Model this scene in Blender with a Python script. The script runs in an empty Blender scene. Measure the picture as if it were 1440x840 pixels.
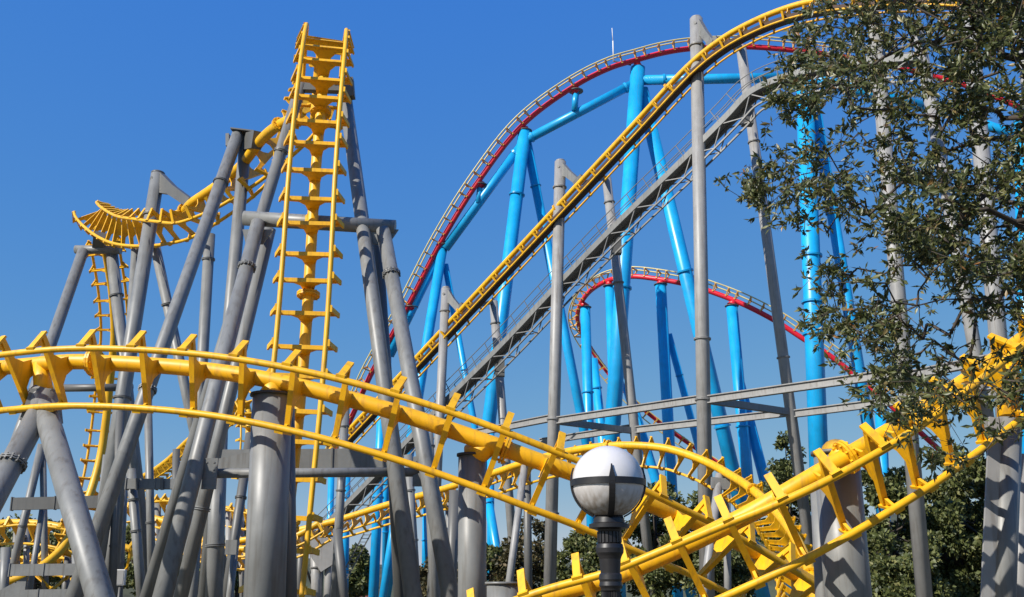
import bpy, math, random
import numpy as np
from mathutils import Vector, Matrix

# ------------------------------------------------------------------ camera, sky, sun, exposure
S = bpy.context.scene
COL = S.collection
R = math.radians
PITCH = R(16.3)
CAM_Z = 1.65
cd = bpy.data.cameras.new('camera')
cd.sensor_width = 36.0
cd.lens = 36.0
cd.clip_start = 0.1
cd.clip_end = 6000
cam = bpy.data.objects.new('camera', cd)
cam.location = (0, 0, CAM_Z)
cam.rotation_euler = (math.pi / 2 + PITCH, 0, 0)
COL.objects.link(cam)
S.camera = cam

SUN_EL, SUN_AZ = R(37), R(233)          # azimuth clockwise from +Y: the sun stands behind the camera to its left
wd = bpy.data.worlds.new('World')
S.world = wd
wd.use_nodes = True
wn = wd.node_tree
wn.nodes.clear()
sky = wn.nodes.new('ShaderNodeTexSky')
sky.sky_type = 'NISHITA'
sky.sun_disc = False
sky.sun_elevation = SUN_EL
sky.sun_rotation = SUN_AZ
sky.altitude = 2200
sky.air_density = 1.0
sky.dust_density = 0.3
sky.ozone_density = 3.0
bg = wn.nodes.new('ShaderNodeBackground')
SKY_S = 0.15
bg.inputs[1].default_value = SKY_S
wo = wn.nodes.new('ShaderNodeOutputWorld')
# one colour grade for the whole dome: the deep, even blue a phone camera records
sep = wn.nodes.new('ShaderNodeSeparateColor')
cmb = wn.nodes.new('ShaderNodeCombineColor')
wn.links.new(sky.outputs[0], sep.inputs[0])
for ch_, (pw, gain) in enumerate(((1.1, 0.74), (0.55, 0.51), (-0.02, 0.485))):
    p1 = wn.nodes.new('ShaderNodeMath'); p1.operation = 'MULTIPLY'; p1.inputs[1].default_value = 0.1
    p2 = wn.nodes.new('ShaderNodeMath'); p2.operation = 'POWER'; p2.inputs[1].default_value = pw
    p3 = wn.nodes.new('ShaderNodeMath'); p3.operation = 'MULTIPLY'; p3.inputs[1].default_value = gain / SKY_S
    wn.links.new(sep.outputs[ch_], p1.inputs[0])
    wn.links.new(p1.outputs[0], p2.inputs[0])
    wn.links.new(p2.outputs[0], p3.inputs[0])
    wn.links.new(p3.outputs[0], cmb.inputs[ch_])
wn.links.new(cmb.outputs[0], bg.inputs[0])
wn.links.new(bg.outputs[0], wo.inputs[0])

sd = bpy.data.lights.new('sun', 'SUN')
sd.energy = 4.9
sd.angle = R(0.55)
sd.color = (1.0, 0.95, 0.87)
sun = bpy.data.objects.new('sun', sd)
to_sun = Vector((math.sin(SUN_AZ) * math.cos(SUN_EL), math.cos(SUN_AZ) * math.cos(SUN_EL), math.sin(SUN_EL)))
sun.rotation_euler = to_sun.to_track_quat('Z', 'Y').to_euler()
sun.location = (-30, -20, 60)
COL.objects.link(sun)

S.view_settings.view_transform = 'Standard'
S.view_settings.look = 'None'
S.view_settings.gamma = 1.0
S.view_settings.exposure = 0.35
S.view_settings.use_curve_mapping = False

# ------------------------------------------------------------------ pixel -> point at a given ground depth
F = 1440.0
CAM = Vector((0, 0, CAM_Z))
FWD = Vector((0, math.cos(PITCH), math.sin(PITCH)))
UP = Vector((0, -math.sin(PITCH), math.cos(PITCH)))


def P(px, py, D):
    d = Vector(((px - 720) / F, 0, 0)) + UP * (-(py - 420) / F) + FWD
    return CAM + d * (D / d.y)


def px_size(p, n):                      # metres covered by n photo pixels at point p
    return n * (p - CAM).dot(FWD) / F


def proj(p):
    q = p - CAM
    z = q.dot(FWD)
    return 720 + F * q.x / z, 420 - F * q.dot(UP) / z


# ------------------------------------------------------------------ materials
def mat(name, base, rough=0.45, var=0.12, scale=1.5, dirt=None, dirt_amt=0.25, metal=0.0, bump=0.0, bscale=30, coat=0.0):
    m = bpy.data.materials.new(name)
    m.use_nodes = True
    nt = m.node_tree
    N, L = nt.nodes, nt.links
    b = N['Principled BSDF']
    b.inputs['Metallic'].default_value = metal
    b.inputs['Coat Weight'].default_value = coat
    g = N.new('ShaderNodeNewGeometry')
    n1 = N.new('ShaderNodeTexNoise')
    n1.inputs['Scale'].default_value = scale
    n1.inputs['Detail'].default_value = 6
    n1.inputs['Roughness'].default_value = 0.65
    L.new(g.outputs['Position'], n1.inputs['Vector'])
    mp = N.new('ShaderNodeMapping')
    mp.inputs['Scale'].default_value = (9, 9, 0.7)      # streaks run down
    L.new(g.outputs['Position'], mp.inputs['Vector'])
    n2 = N.new('ShaderNodeTexNoise')
    n2.inputs['Scale'].default_value = 1.0
    n2.inputs['Detail'].default_value = 5
    L.new(mp.outputs[0], n2.inputs['Vector'])
    r1 = N.new('ShaderNodeValToRGB')
    r1.color_ramp.elements[0].position = 0.3
    r1.color_ramp.elements[1].position = 0.7
    lo = [c * (1 - var) for c in base]
    hi = [min(1, c * (1 + var)) for c in base]
    r1.color_ramp.elements[0].color = (*lo, 1)
    r1.color_ramp.elements[1].color = (*hi, 1)
    L.new(n1.outputs['Fac'], r1.inputs[0])
    r2 = N.new('ShaderNodeValToRGB')
    r2.color_ramp.elements[0].position = 0.52
    r2.color_ramp.elements[0].color = (0, 0, 0, 1)
    r2.color_ramp.elements[1].position = 0.72
    r2.color_ramp.elements[1].color = (dirt_amt,) * 3 + (1,)
    L.new(n2.outputs['Fac'], r2.inputs[0])
    mx = N.new('ShaderNodeMixRGB')
    mx.inputs[2].default_value = (*(dirt or [c * 0.45 for c in base]), 1)
    L.new(r2.outputs[0], mx.inputs[0])
    L.new(r1.outputs[0], mx.inputs[1])
    L.new(mx.outputs[0], b.inputs['Base Color'])
    mr = N.new('ShaderNodeMapRange')
    mr.inputs['To Min'].default_value = max(0.05, rough - 0.1)
    mr.inputs['To Max'].default_value = min(1, rough + 0.12)
    L.new(n1.outputs['Fac'], mr.inputs['Value'])
    L.new(mr.outputs[0], b.inputs['Roughness'])
    if bump:
        bp = N.new('ShaderNodeBump')
        bp.inputs['Strength'].default_value = bump
        n3 = N.new('ShaderNodeTexNoise')
        n3.inputs['Scale'].default_value = bscale
        n3.inputs['Detail'].default_value = 4
        L.new(g.outputs['Position'], n3.inputs['Vector'])
        L.new(n3.outputs['Fac'], bp.inputs['Height'])
        L.new(bp.outputs[0], b.inputs['Normal'])
    return m


def leaf_mat(name, stops, rough=0.5, trans=0.25, spec=0.5):
    m = bpy.data.materials.new(name)
    m.use_nodes = True
    nt = m.node_tree
    N, L = nt.nodes, nt.links
    b = N['Principled BSDF']
    out = N['Material Output']
    g = N.new('ShaderNodeNewGeometry')
    cr = N.new('ShaderNodeValToRGB')
    el = cr.color_ramp.elements
    while len(el) < len(stops):
        el.new(0.5)
    for e, (p, c) in zip(el, stops):
        e.position = p
        e.color = (*c, 1)
    L.new(g.outputs['Random Per Island'], cr.inputs[0])
    L.new(cr.outputs[0], b.inputs['Base Color'])
    b.inputs['Roughness'].default_value = rough
    b.inputs['Specular IOR Level'].default_value = spec
    t = N.new('ShaderNodeBsdfTranslucent')
    L.new(cr.outputs[0], t.inputs[0])
    ms = N.new('ShaderNodeMixShader')
    ms.inputs[0].default_value = trans
    L.new(b.outputs[0], ms.inputs[1])
    L.new(t.outputs[0], ms.inputs[2])
    L.new(ms.outputs[0], out.inputs[0])
    return m


M = {
    'yellow': mat('yellow_paint', (0.80, 0.42, 0.004), 0.46, 0.13, 2.2, (0.34, 0.17, 0.03), 0.55),
    'yellow_far': mat('yellow_paint_weathered', (0.72, 0.39, 0.008), 0.45, 0.12, 0.8, (0.36, 0.22, 0.05), 0.35),
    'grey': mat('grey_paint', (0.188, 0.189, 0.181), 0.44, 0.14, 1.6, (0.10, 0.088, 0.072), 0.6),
    'grey_dark': mat('dark_grey_paint_and_shade', (0.112, 0.110, 0.103), 0.45, 0.08, 0.9, (0.07, 0.07, 0.07), 0.3),  # dark parts; also shade painted onto some columns and the fork head
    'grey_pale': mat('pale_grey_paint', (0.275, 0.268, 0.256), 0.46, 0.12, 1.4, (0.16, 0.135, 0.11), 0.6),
    'galv': mat('galvanised_steel', (0.20, 0.196, 0.188), 0.5, 0.14, 2.0, (0.17, 0.16, 0.14), 0.45, 0.25),
    'gasket': mat('flange_gasket', (0.03, 0.032, 0.036), 0.6, 0.2, 5),
    'trough': mat('dark_chain_trough', (0.055, 0.024, 0.010), 0.65, 0.3, 2.0),  # very dark brown, mottled at random
    'blue': mat('blue_paint', (0.007, 0.34, 0.68), 0.34, 0.18, 0.5, (0.05, 0.24, 0.42), 0.6),
    'red': mat('red_paint', (0.66, 0.014, 0.03), 0.38, 0.12, 0.5, (0.25, 0.03, 0.03), 0.3),
    'rail_pale': mat('worn_rail_paint', (0.62, 0.52, 0.20), 0.45, 0.15, 1.0, (0.35, 0.32, 0.25), 0.5),
    'tie_gold': mat('gold_tie_paint', (0.60, 0.33, 0.07), 0.45, 0.15, 1.0),
    'black': mat('black_iron', (0.013, 0.012, 0.013), 0.42, 0.3, 6, (0.05, 0.045, 0.04), 0.3, 0.0, 0.15, 60),
    'white': mat('white_wall', (0.72, 0.71, 0.68), 0.7, 0.06, 0.6, (0.4, 0.38, 0.34), 0.35),
    'roof': mat('red_roof', (0.42, 0.07, 0.05), 0.7, 0.2, 0.8),
    'glass': mat('window_glass', (0.03, 0.04, 0.05), 0.12, 0.2, 1.0),
    'bark': mat('bark', (0.062, 0.047, 0.036), 0.85, 0.35, 6, (0.14, 0.12, 0.1), 0.4, 0, 0.7, 25),
    'hill': mat('wooded_hill', (0.055, 0.062, 0.035), 0.95, 0.5, 0.05, (0.10, 0.085, 0.055), 0.5),
    'ground': mat('dry_ground', (0.11, 0.10, 0.07), 0.95, 0.3, 0.35, (0.07, 0.085, 0.035), 0.7, 0, 0.4, 8),
    'concrete': mat('concrete', (0.38, 0.37, 0.34), 0.85, 0.12, 1.5, None, 0.3, 0, 0.3, 20),
}

# ------------------------------------------------------------------ object helpers


def thing(name, label, cat, base, group=None):
    e = bpy.data.objects.new(name, None)
    e.empty_display_size = 0.3
    COL.objects.link(e)
    e.location = base
    e['label'] = label
    e['category'] = cat
    if group:
        e['group'] = group
    return e


def mesh(name, verts, faces, m, smooth=None):
    me = bpy.data.meshes.new(name)
    me.from_pydata([tuple(v) for v in verts], [], faces)
    if smooth is True:
        me.polygons.foreach_set('use_smooth', [True] * len(faces))
    elif smooth:
        me.polygons.foreach_set('use_smooth', smooth)
    if m:
        me.materials.append(M[m])
    me.update()
    return me


def part(name, me, parent, mw=None, offset=True):
    """link a mesh as a child; mw is the world matrix the mesh should get"""
    o = bpy.data.objects.new(name, me)
    COL.objects.link(o)
    if mw is None:
        mw = Matrix()
    if parent is not None:
        o.parent = parent
        q, base = parent, Matrix()
        while q is not None:
            base = q.matrix_basis @ base
            q = q.parent
        o.matrix_basis = base.inverted() @ mw
    else:
        o.matrix_basis = mw
    return o


def axis_matrix(a, b, roll=None):
    z = (b - a).normalized()
    x = (roll if roll is not None else Vector((0, 0, 1)))
    if abs(x.dot(z)) > 0.98:
        x = Vector((1, 0, 0))
    x = (x - z * x.dot(z)).normalized()
    y = z.cross(x)
    m = Matrix((x, y, z)).transposed().to_4x4()
    m.translation = a
    return m


def lathe(name, prof, m, seg=24, cap=True):
    """surface of revolution about local z, prof = [(r, z)]; corners are doubled so that they stay crisp"""
    V, Fc, sm = [], [], []
    rings = []
    for i in range(len(prof) - 1):
        for r, z in (prof[i], prof[i + 1]):
            rings.append(len(V))
            V += [(r * math.cos(2 * math.pi * k / seg), r * math.sin(2 * math.pi * k / seg), z) for k in range(seg)]
        a, b = rings[-2], rings[-1]
        for k in range(seg):
            Fc.append((a + k, a + (k + 1) % seg, b + (k + 1) % seg, b + k))
            sm.append(True)
    if cap:
        if prof[0][0] > 1e-5:
            Fc.append(tuple(range(seg))[::-1]); sm.append(False)
        if prof[-1][0] > 1e-5:
            Fc.append(tuple(range(rings[-1], rings[-1] + seg))); sm.append(False)
    return mesh(name, V, Fc, m, sm)


def pipe(name, a, b, r, m, parent, seg=24, r2=None):
    L = (b - a).length
    me = lathe(name, [(r, 0), (r if r2 is None else r2, L)], m, seg)
    return part(name, me, parent, axis_matrix(a, b))


BOXF = [(0, 3, 2, 1), (4, 5, 6, 7), (0, 1, 5, 4), (1, 2, 6, 5), (2, 3, 7, 6), (3, 0, 4, 7)]


def box_verts(x0, x1, y0, y1, z0, z1):
    return [(x0, y0, z0), (x1, y0, z0), (x1, y1, z0), (x0, y1, z0), (x0, y0, z1), (x1, y0, z1), (x1, y1, z1), (x0, y1, z1)]


def beam(name, a, b, w, h, m, parent, up=Vector((0, 0, 1))):
    """box beam from a to b, h along up"""
    L = (b - a).length
    me = mesh(name, box_verts(-h / 2, h / 2, -w / 2, w / 2, 0, L), BOXF, m)
    return part(name, me, parent, axis_matrix(a, b, up))


class Acc:
    """collect boxes / prisms / tubes into one mesh"""
    def __init__(s): s.V, s.F, s.S = [], [], []

    def add(s, V, Fc, sm=False):
        o = len(s.V)
        s.V += [tuple(v) for v in V]
        s.F += [tuple(i + o for i in f) for f in Fc]
        s.S += [sm] * len(Fc) if isinstance(sm, bool) else sm

    def box(s, *a): s.add(box_verts(*a), BOXF)

    def bar(s, a, b, w, h, up=Vector((0, 0, 1))):
        Mx = axis_matrix(Vector(a), Vector(b), up)
        L = (Vector(b) - Vector(a)).length
        s.add([Mx @ Vector(v) for v in box_verts(-h / 2, h / 2, -w / 2, w / 2, 0, L)], BOXF)

    def tube(s, pts, r, seg=8, radii=None):
        V, Fc, sm = sweep_rings(pts, r, seg, radii)
        s.add(V, Fc, sm)

    def plate(s, poly, t, ax):
        """extrude a 2-D polygon (u, w) by thickness t along v"""
        n = len(poly)
        V = [(u, -t / 2, w) for u, w in poly] + [(u, t / 2, w) for u, w in poly]
        Fc = [tuple(range(n)), tuple(range(n, 2 * n))[::-1]]
        Fc += [(i, i + n, (i + 1) % n + n, (i + 1) % n) for i in range(n)]
        s.add(V, Fc)

    def mesh(s, name, m): return mesh(name, s.V, s.F, m, s.S)


def sweep_rings(pts, r, seg=10, radii=None):
    pts = [Vector(p) for p in pts]
    n = len(pts)
    V, Fc, sm = [], [], []
    ref = None
    for i, p in enumerate(pts):
        t = (pts[min(i + 1, n - 1)] - pts[max(i - 1, 0)])
        t = t.normalized() if t.length > 1e-9 else Vector((0, 0, 1))
        if ref is None:
            ref = Vector((0, 0, 1)) if abs(t.z) < 0.9 else Vector((1, 0, 0))
        x = (ref - t * ref.dot(t)).normalized()
        y = t.cross(x)
        ref = x
        rr = radii[i] if radii else r
        V += [p + (x * math.cos(2 * math.pi * k / seg) + y * math.sin(2 * math.pi * k / seg)) * rr for k in range(seg)]
    for i in range(n - 1):
        for k in range(seg):
            Fc.append((i * seg + k, i * seg + (k + 1) % seg, (i + 1) * seg + (k + 1) % seg, (i + 1) * seg + k))
            sm.append(True)
    Fc.append(tuple(range(seg))[::-1]); sm.append(False)
    Fc.append(tuple(range((n - 1) * seg, n * seg))); sm.append(False)
    return V, Fc, sm


def tube(name, pts, r, m, parent, seg=10):
    V, Fc, sm = sweep_rings(pts, r, seg)
    return part(name, mesh(name, V, Fc, m, sm), parent)


# ------------------------------------------------------------------ curves
def catmull(ctrl, step=0.15):
    """ctrl: rows of floats, first three are xyz. centripetal Catmull-Rom, resampled evenly"""
    c = np.array(ctrl, float)
    c = np.vstack([2 * c[0] - c[1], c, 2 * c[-1] - c[-2]])
    out = []
    for i in range(1, len(c) - 2):
        p0, p1, p2, p3 = c[i - 1], c[i], c[i + 1], c[i + 2]
        t0 = 0.0
        t1 = t0 + max(1e-6, np.linalg.norm((p1 - p0)[:3])) ** 0.5
        t2 = t1 + max(1e-6, np.linalg.norm((p2 - p1)[:3])) ** 0.5
        t3 = t2 + max(1e-6, np.linalg.norm((p3 - p2)[:3])) ** 0.5
        for t in np.linspace(t1, t2, 24, endpoint=False):
            A1 = (t1 - t) / (t1 - t0) * p0 + (t - t0) / (t1 - t0) * p1
            A2 = (t2 - t) / (t2 - t1) * p1 + (t - t1) / (t2 - t1) * p2
            A3 = (t3 - t) / (t3 - t2) * p2 + (t - t2) / (t3 - t2) * p3
            B1 = (t2 - t) / (t2 - t0) * A1 + (t - t0) / (t2 - t0) * A2
            B2 = (t3 - t) / (t3 - t1) * A2 + (t - t1) / (t3 - t1) * A3
            out.append((t2 - t) / (t2 - t1) * B1 + (t - t1) / (t2 - t1) * B2)
    out.append(c[-2])
    out = np.array(out)
    s = np.concatenate([[0], np.cumsum(np.linalg.norm(np.diff(out[:, :3], axis=0), axis=1))])
    n = max(8, int(s[-1] / step))
    q = np.linspace(0, s[-1], n + 1)
    return np.stack([np.interp(q, s, out[:, k]) for k in range(out.shape[1])], 1), s[-1]


# ------------------------------------------------------------------ ground, hills, sky is the world
gv, gf = [], []
gn = 24
ext = 3000.0
for i in range(gn + 1):
    for j in range(gn + 1):
        u, v = (i / gn * 2 - 1), (j / gn * 2 - 1)
        gv.append((math.copysign(abs(u) ** 2.2, u) * ext, math.copysign(abs(v) ** 2.2, v) * ext, 0))
for i in range(gn):
    for j in range(gn):
        a = i * (gn + 1) + j
        gf.append((a, a + gn + 1, a + gn + 2, a + 1))
go = part('ground', mesh('ground', gv, gf, 'ground'), None)
go['kind'] = 'structure'

# wooded ridge far behind the park
rnd = random.Random(5)
hv, hf = [], []
hn, hm = 160, 10
ph = [(rnd.uniform(0.002, 0.012), rnd.uniform(0, 6.3), rnd.uniform(2, 7)) for _ in range(7)]
for i in range(hn + 1):
    x = -900 + 1800 * i / hn
    base = 26 + sum(a * math.sin(k * x + p) for k, p, a in ph)
    for j in range(hm + 1):
        s = j / hm
        hv.append((x + rnd.uniform(-3, 3), 620 + 260 * s, max(-0.5, base * math.sin(math.pi * s) ** 0.8 * 1.4 + (rnd.uniform(-1.6, 2.2) if 0 < j < hm else -1))))
for i in range(hn):
    for j in range(hm):
        a = i * (hm + 1) + j
        hf.append((a, a + hm + 1, a + hm + 2, a + 1))
ho = part('hills', mesh('hills', hv, hf, 'hill'), None)
ho['kind'] = 'structure'

# ------------------------------------------------------------------ inverted coaster track
GA, HS = 0.60, 0.95                     # half gauge, spine height over the rail plane


def tie_mesh(name, m):
    a = Acc()
    a.plate([(-0.80, 0.36), (0.80, 0.36), (0.83, 0.46), (0.34, 0.50), (0.19, 0.66), (0.13, 0.98), (-0.13, 0.98), (-0.19, 0.66), (-0.34, 0.50), (-0.83, 0.46)], 0.045, None)
    a.box(-0.80, 0.80, -0.055, 0.055, 0.325, 0.358)
    for s in (-1, 1):
        a.bar((s * 0.845, 0, 0.47), (s * 0.665, 0, -0.03), 0.13, 0.05, Vector((s, 0, 0)))
        a.plate([(s * 0.80, 0.30), (s * 0.60, 0.322), (s * 0.62, 0.24), (s * 0.655, 0.05), (s * 0.675, 0.05), (s * 0.675, 0.21), (s * 0.70, 0.25), (s * 0.74, 0.24)][::s], 0.05, None)
        a.box(*sorted((s * 0.60, s * 0.70)), -0.09, 0.09, -0.045, 0.03)
    return a.mesh(name, m)


TIE = {m: tie_mesh('tie', m) for m in ('yellow', 'yellow_far')}


def flange_mesh(r, m):
    n = 10
    a = Acc()
    seg = 20
    for z0, z1 in ((-0.05, -0.006), (0.006, 0.05)):
        V = []
        for z in (z0, z1):
            V += [(r * math.cos(2 * math.pi * k / seg), z, r * math.sin(2 * math.pi * k / seg)) for k in range(seg)]
        Fc = [(k, (k + 1) % seg, (k + 1) % seg + seg, k + seg) for k in range(seg)]
        Fc += [tuple(range(seg))[::-1], tuple(range(seg, 2 * seg))]
        a.add(V, Fc)
    for k in range(n):
        x, z = (r - 0.045) * math.cos(2 * math.pi * k / n), (r - 0.045) * math.sin(2 * math.pi * k / n)
        a.box(x - 0.02, x + 0.02, -0.085, 0.085, z - 0.02, z + 0.02)
    return a.mesh('spine_flange', m)


SPF = {m: flange_mesh(0.30, m) for m in ('yellow', 'yellow_far')}


def frames(ctrl, mode='view', ref='mid', step=0.15, lat=None, h=HS):
    """ctrl rows: (px, py, depth, angle). The angle turns the spine from straight behind the rails (0)
    to above them in the view (90)."""
    rows = [(*P(x, y, d), th) for x, y, d, th in ctrl]
    c, L = catmull(rows, step)
    fr = []
    n = len(c)
    for i in range(n):
        p = Vector(c[i, :3])
        t = Vector(c[min(i + 1, n - 1), :3] - c[max(i - 1, 0), :3]).normalized()
        if mode == 'view':
            a = (p - CAM).normalized()
            a = (a - t * a.dot(t)).normalized()
            nn = t.cross(a)
            th = R(c[i, 3])
            w = a * math.cos(th) + nn * math.sin(th)
        else:
            w = t.cross(lat).normalized()
        u = t.cross(w).normalized()
        mid = p if ref == 'mid' else p - w * h
        fr.append((mid, u, t, w))
    return fr, L


def mat4(o, u, v, w):
    m = Matrix((u, v, w)).transposed().to_4x4()
    m.translation = o
    return m


TRACKS = {}


def inv_track(key, label, ctrl, pitch=1.0, m='yellow', ref='mid', mode='view', lat=None, seg=10, flange_every=9.0, trough=False, spine_r=0.185, group=None, step=0.15):
    fr, L = frames(ctrl, mode, ref, step, lat)
    b = fr[0][0].copy()
    b.z = 0
    t = thing('coaster_track', label, 'roller coaster', b, group)
    tube('spine', [o + w * HS for o, u, v, w in fr], spine_r, m, t, seg + 8)
    for s in (-1, 1):
        tube('rail', [o + u * (GA * s) for o, u, v, w in fr], 0.066, m, t, seg)
    n = max(2, int(L / pitch))
    for i in range(n + 1):
        k = min(len(fr) - 1, int(round((i + 0.35) / n * (len(fr) - 1))))
        o, u, v, w = fr[k]
        part('tie', TIE[m], t, mat4(o, u, v, w))
    if flange_every:
        k = flange_every * 0.6
        while k < L:
            o, u, v, w = fr[int(k / L * (len(fr) - 1))]
            part('spine_flange', SPF[m], t, mat4(o + w * HS, u, v, w))
            k += flange_every
    if trough:
        V, Fc = [], []
        for o, u, v, w in fr:
            sg = -1 if (o + u - CAM).length < (o - u - CAM).length else 1
            for a, c in ((-0.53, 0.0), (0.16, 0.0), (0.16, 0.30), (-0.53, 0.30)):
                V.append(o + u * a * sg + w * c)
        for i in range(len(fr) - 1):
            for k in range(4):
                Fc.append((i * 4 + k, i * 4 + (k + 1) % 4, i * 4 + 4 + (k + 1) % 4, i * 4 + 4 + k))
        part('chain_trough', mesh('chain_trough', V, Fc, 'trough'), t)
    TRACKS[key] = fr
    return t


def near_on(key, px):                   # frame of a track whose spine shows nearest to a photo position
    best, bd = None, 1e9
    for f in TRACKS[key]:
        x, y = proj(f[0] + f[3] * HS)
        d = (x - px[0]) ** 2 + (y - px[1]) ** 2
        if d < bd:
            best, bd = f, d
    return best


# the low banked curve in front (rail midpoints measured in the photograph)
inv_track('N', 'low banked yellow track sweeping down past the three thickest grey pillars', [
    (-140, 562, 22.5, 20), (-60, 547, 21.4, 19), (0, 539, 20.7, 19), (76, 532, 20.2, 19), (133, 531, 20.0, 18), (200, 533.5, 19.8, 18), (276, 540, 19.6, 18), (352, 551, 19.4, 18), (456, 573, 19.2, 17),
    (560, 602, 19.1, 17), (636, 627, 19.1, 17), (693, 648, 19.1, 18), (760, 674, 19.2, 19), (821, 698, 19.4, 21), (906, 736, 19.8, 23), (951, 757, 20.1, 25), (997, 778, 20.5, 27), (1080, 824, 21.2, 30), (1170, 880, 22, 34)],
    pitch=1.03, spine_r=0.165)
# the track that rises across it to the right
inv_track('F', 'yellow track climbing over the low banked curve towards the leafy tree', [
    (600, 946, 18.4, 29), (690, 908, 18.1, 29), (777, 876, 17.8, 29), (871, 850, 17.5, 29), (963, 813, 17.2, 30), (1040, 780, 17.0, 33), (1107, 751, 16.8, 37.5), (1170, 720, 16.7, 41.5), (1236, 683, 16.7, 44),
    (1300, 643, 16.8, 44.5), (1352, 605, 17.0, 44), (1400, 568, 17.3, 42), (1440, 536, 17.6, 40), (1540, 455, 18.4, 37)], pitch=0.87, flange_every=None, spine_r=0.155)
fo = near_on('F', (1187, 640))
# steep ladder of track up the tall tower and over its crest
LT = Vector((1, 0.10, -0.10)).normalized()
inv_track('T', 'near vertical yellow track standing up over the round grey crossbar', [
    (372, 960, 23.6, 0), (387, 830, 23.8, 0), (401, 700, 24.0, 0), (416, 560, 24.2, 0), (425, 460, 24.4, 0), (432, 360, 24.6, 0), (438, 260, 24.9, 0), (445, 170, 25.3, 0), (452, 100, 25.8, 0),
    (456.5, 60, 26.4, 0), (459, 41, 27.2, 0), (459, 42, 28.2, 0), (456, 70, 29.2, 0), (452, 120, 29.8, 0), (447, 180, 30.1, 0)], pitch=0.82, mode='lat', lat=LT, flange_every=6.0, spine_r=0.145)
# its continuation that falls away behind to the left
inv_track('M', 'twisted yellow track hanging from the box arm and sickle arm supports', [
    (122, 291, 46.0, 20), (123, 297, 44.9, 20), (131, 306, 43.5, 18), (147, 317, 41.9, 16), (165, 324, 40.4, 18), (190, 327, 38.9, 25), (223, 327, 37.6, 40), (257, 323, 36.6, 55), (283, 313, 36.0, 62), (323, 291, 35.3, 70), (362, 262, 34.6, 76), (395, 225, 33.6, 95), (425, 180, 32.4, 130), (445, 140, 31.3, 165)],
    pitch=0.95, m='yellow', flange_every=8.0)
inv_track('D', 'yellow track dropping steeply below the short grey T shaped support', [
    (146, 338, 44.5, 180), (152, 372, 45.5, 180), (158, 414, 46.5, 180), (161, 470, 47.5, 180), (155, 533, 48.2, 180), (148, 600, 48.6, 180), (141, 650, 48.6, 178), (130, 700, 48.2, 172), (112, 748, 47.4, 165), (88, 792, 46.4, 155), (50, 826, 45.5, 140), (-10, 850, 45, 130)][::-1],
    pitch=0.78, m='yellow_far', flange_every=None)
# the lift hill
la, lb = P(583, 506, 75.5), P(970, 91, 58.3)
lift = []
for q in (-0.40, -0.2, 0.0, 0.2, 0.4, 0.6, 0.8, 1.0):
    p = la + (lb - la) * q
    lift.append((*proj(p), p.y, 58))
lift += [(1015, 55, 56.6, 60), (1058, 31, 55.0, 62), (1095, 15.5, 53.7, 64), (1129, 5, 52.6, 66), (1180, -4, 51.0, 68), (1260, -12, 48.8, 70), (1340, -12, 46.8, 70), (1440, -6, 44.6, 70), (1560, 8, 42.4, 70)]
inv_track('L', 'straight yellow lift hill track with dark chain trough rising behind the white globe lamp', lift,
    pitch=1.5, ref='spine', trough=True, flange_every=11, seg=8, step=0.3)
# the track that runs level behind and curls down beneath the climbing track
inv_track('C', 'distant yellow track running level behind the globe lamp then curling down', [
    (330, 762, 64, 105), (400, 750, 63, 105), (470, 733, 62, 105), (545, 710, 60.5, 108), (620, 689, 58.5, 114), (690, 667, 56.5, 121), (750, 647, 54.5, 128), (810, 633, 52.5, 136), (860, 627, 51, 144), (899, 627, 50, 149), (937, 631, 49.2, 152), (971, 641, 48.3, 153), (1002, 654, 47.3, 152), (1023, 666, 46.3, 150), (1046, 680, 44.9, 148),
    (1068, 697, 43.2, 146), (1090, 718, 41.2, 143), (1112, 746, 38.8, 140), (1130, 779, 36.4, 136), (1142, 816, 34.3, 132), (1149, 862, 32.4, 128), (1150, 930, 31, 124)], pitch=0.95, ref='spine', m='yellow', flange_every=10, spine_r=0.19)
inv_track('B', 'far yellow track climbing to a small hump behind the left hand supports', [
    (150, 690, 84, 60), (205, 668, 80, 60), (235, 648, 77, 60), (262, 622, 74, 58), (298, 590, 71, 50), (330, 570, 68.5, 35), (346, 568, 66.5, 15), (350, 590, 65.5, 0), (348, 625, 65, -10), (340, 675, 65, -20)], pitch=0.85, ref='spine', m='yellow_far', flange_every=None, seg=6, spine_r=0.2)
inv_track('A', 'small distant yellow track lying level beneath the dark box girder', [
    (150, 716, 70, 40), (200, 708, 69, 40), (232, 704, 68, 38), (262, 706, 67, 36), (320, 716, 66, 36), (380, 726, 65, 36), (420, 735, 64, 36)], pitch=0.8, ref='spine', m='yellow_far', flange_every=None, seg=6)
inv_track('K', 'short far yellow track bend low behind the wide girder', [
    (-40, 800, 66, 50), (20, 788, 65, 50), (70, 782, 64, 45), (110, 790, 63, 40), (140, 812, 62, 35), (155, 850, 61, 30)], pitch=0.85, ref='spine', m='yellow_far', flange_every=None, seg=6)
inv_track('J', 'far yellow track dip between the collared column and the thickest pillar', [
    (215, 728, 62, 60), (255, 742, 61, 55), (290, 762, 60, 50), (330, 772, 59, 50), (370, 768, 58.5, 55), (420, 752, 58, 60), (450, 735, 58, 60)], pitch=0.85, ref='spine', m='yellow_far', flange_every=None, seg=6)
inv_track('E', 'far yellow track stretch showing low between the leaning fork legs', [
    (-70, 744, 58, 45), (-20, 738, 57, 45), (15, 735, 56, 45), (50, 736, 55.5, 40), (85, 741, 55, 38), (130, 754, 55, 36), (190, 775, 55, 36)], pitch=0.95, ref='spine', m='yellow_far', flange_every=None, seg=6)

# the flange seen on the climbing track
tF = [o for o in COL.objects if o.get('label', '').startswith('yellow track climbing over')][0]
part('spine_flange', SPF['yellow'], tF, mat4(fo[0] + fo[3] * HS, fo[1], fo[2], fo[3]))

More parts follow.
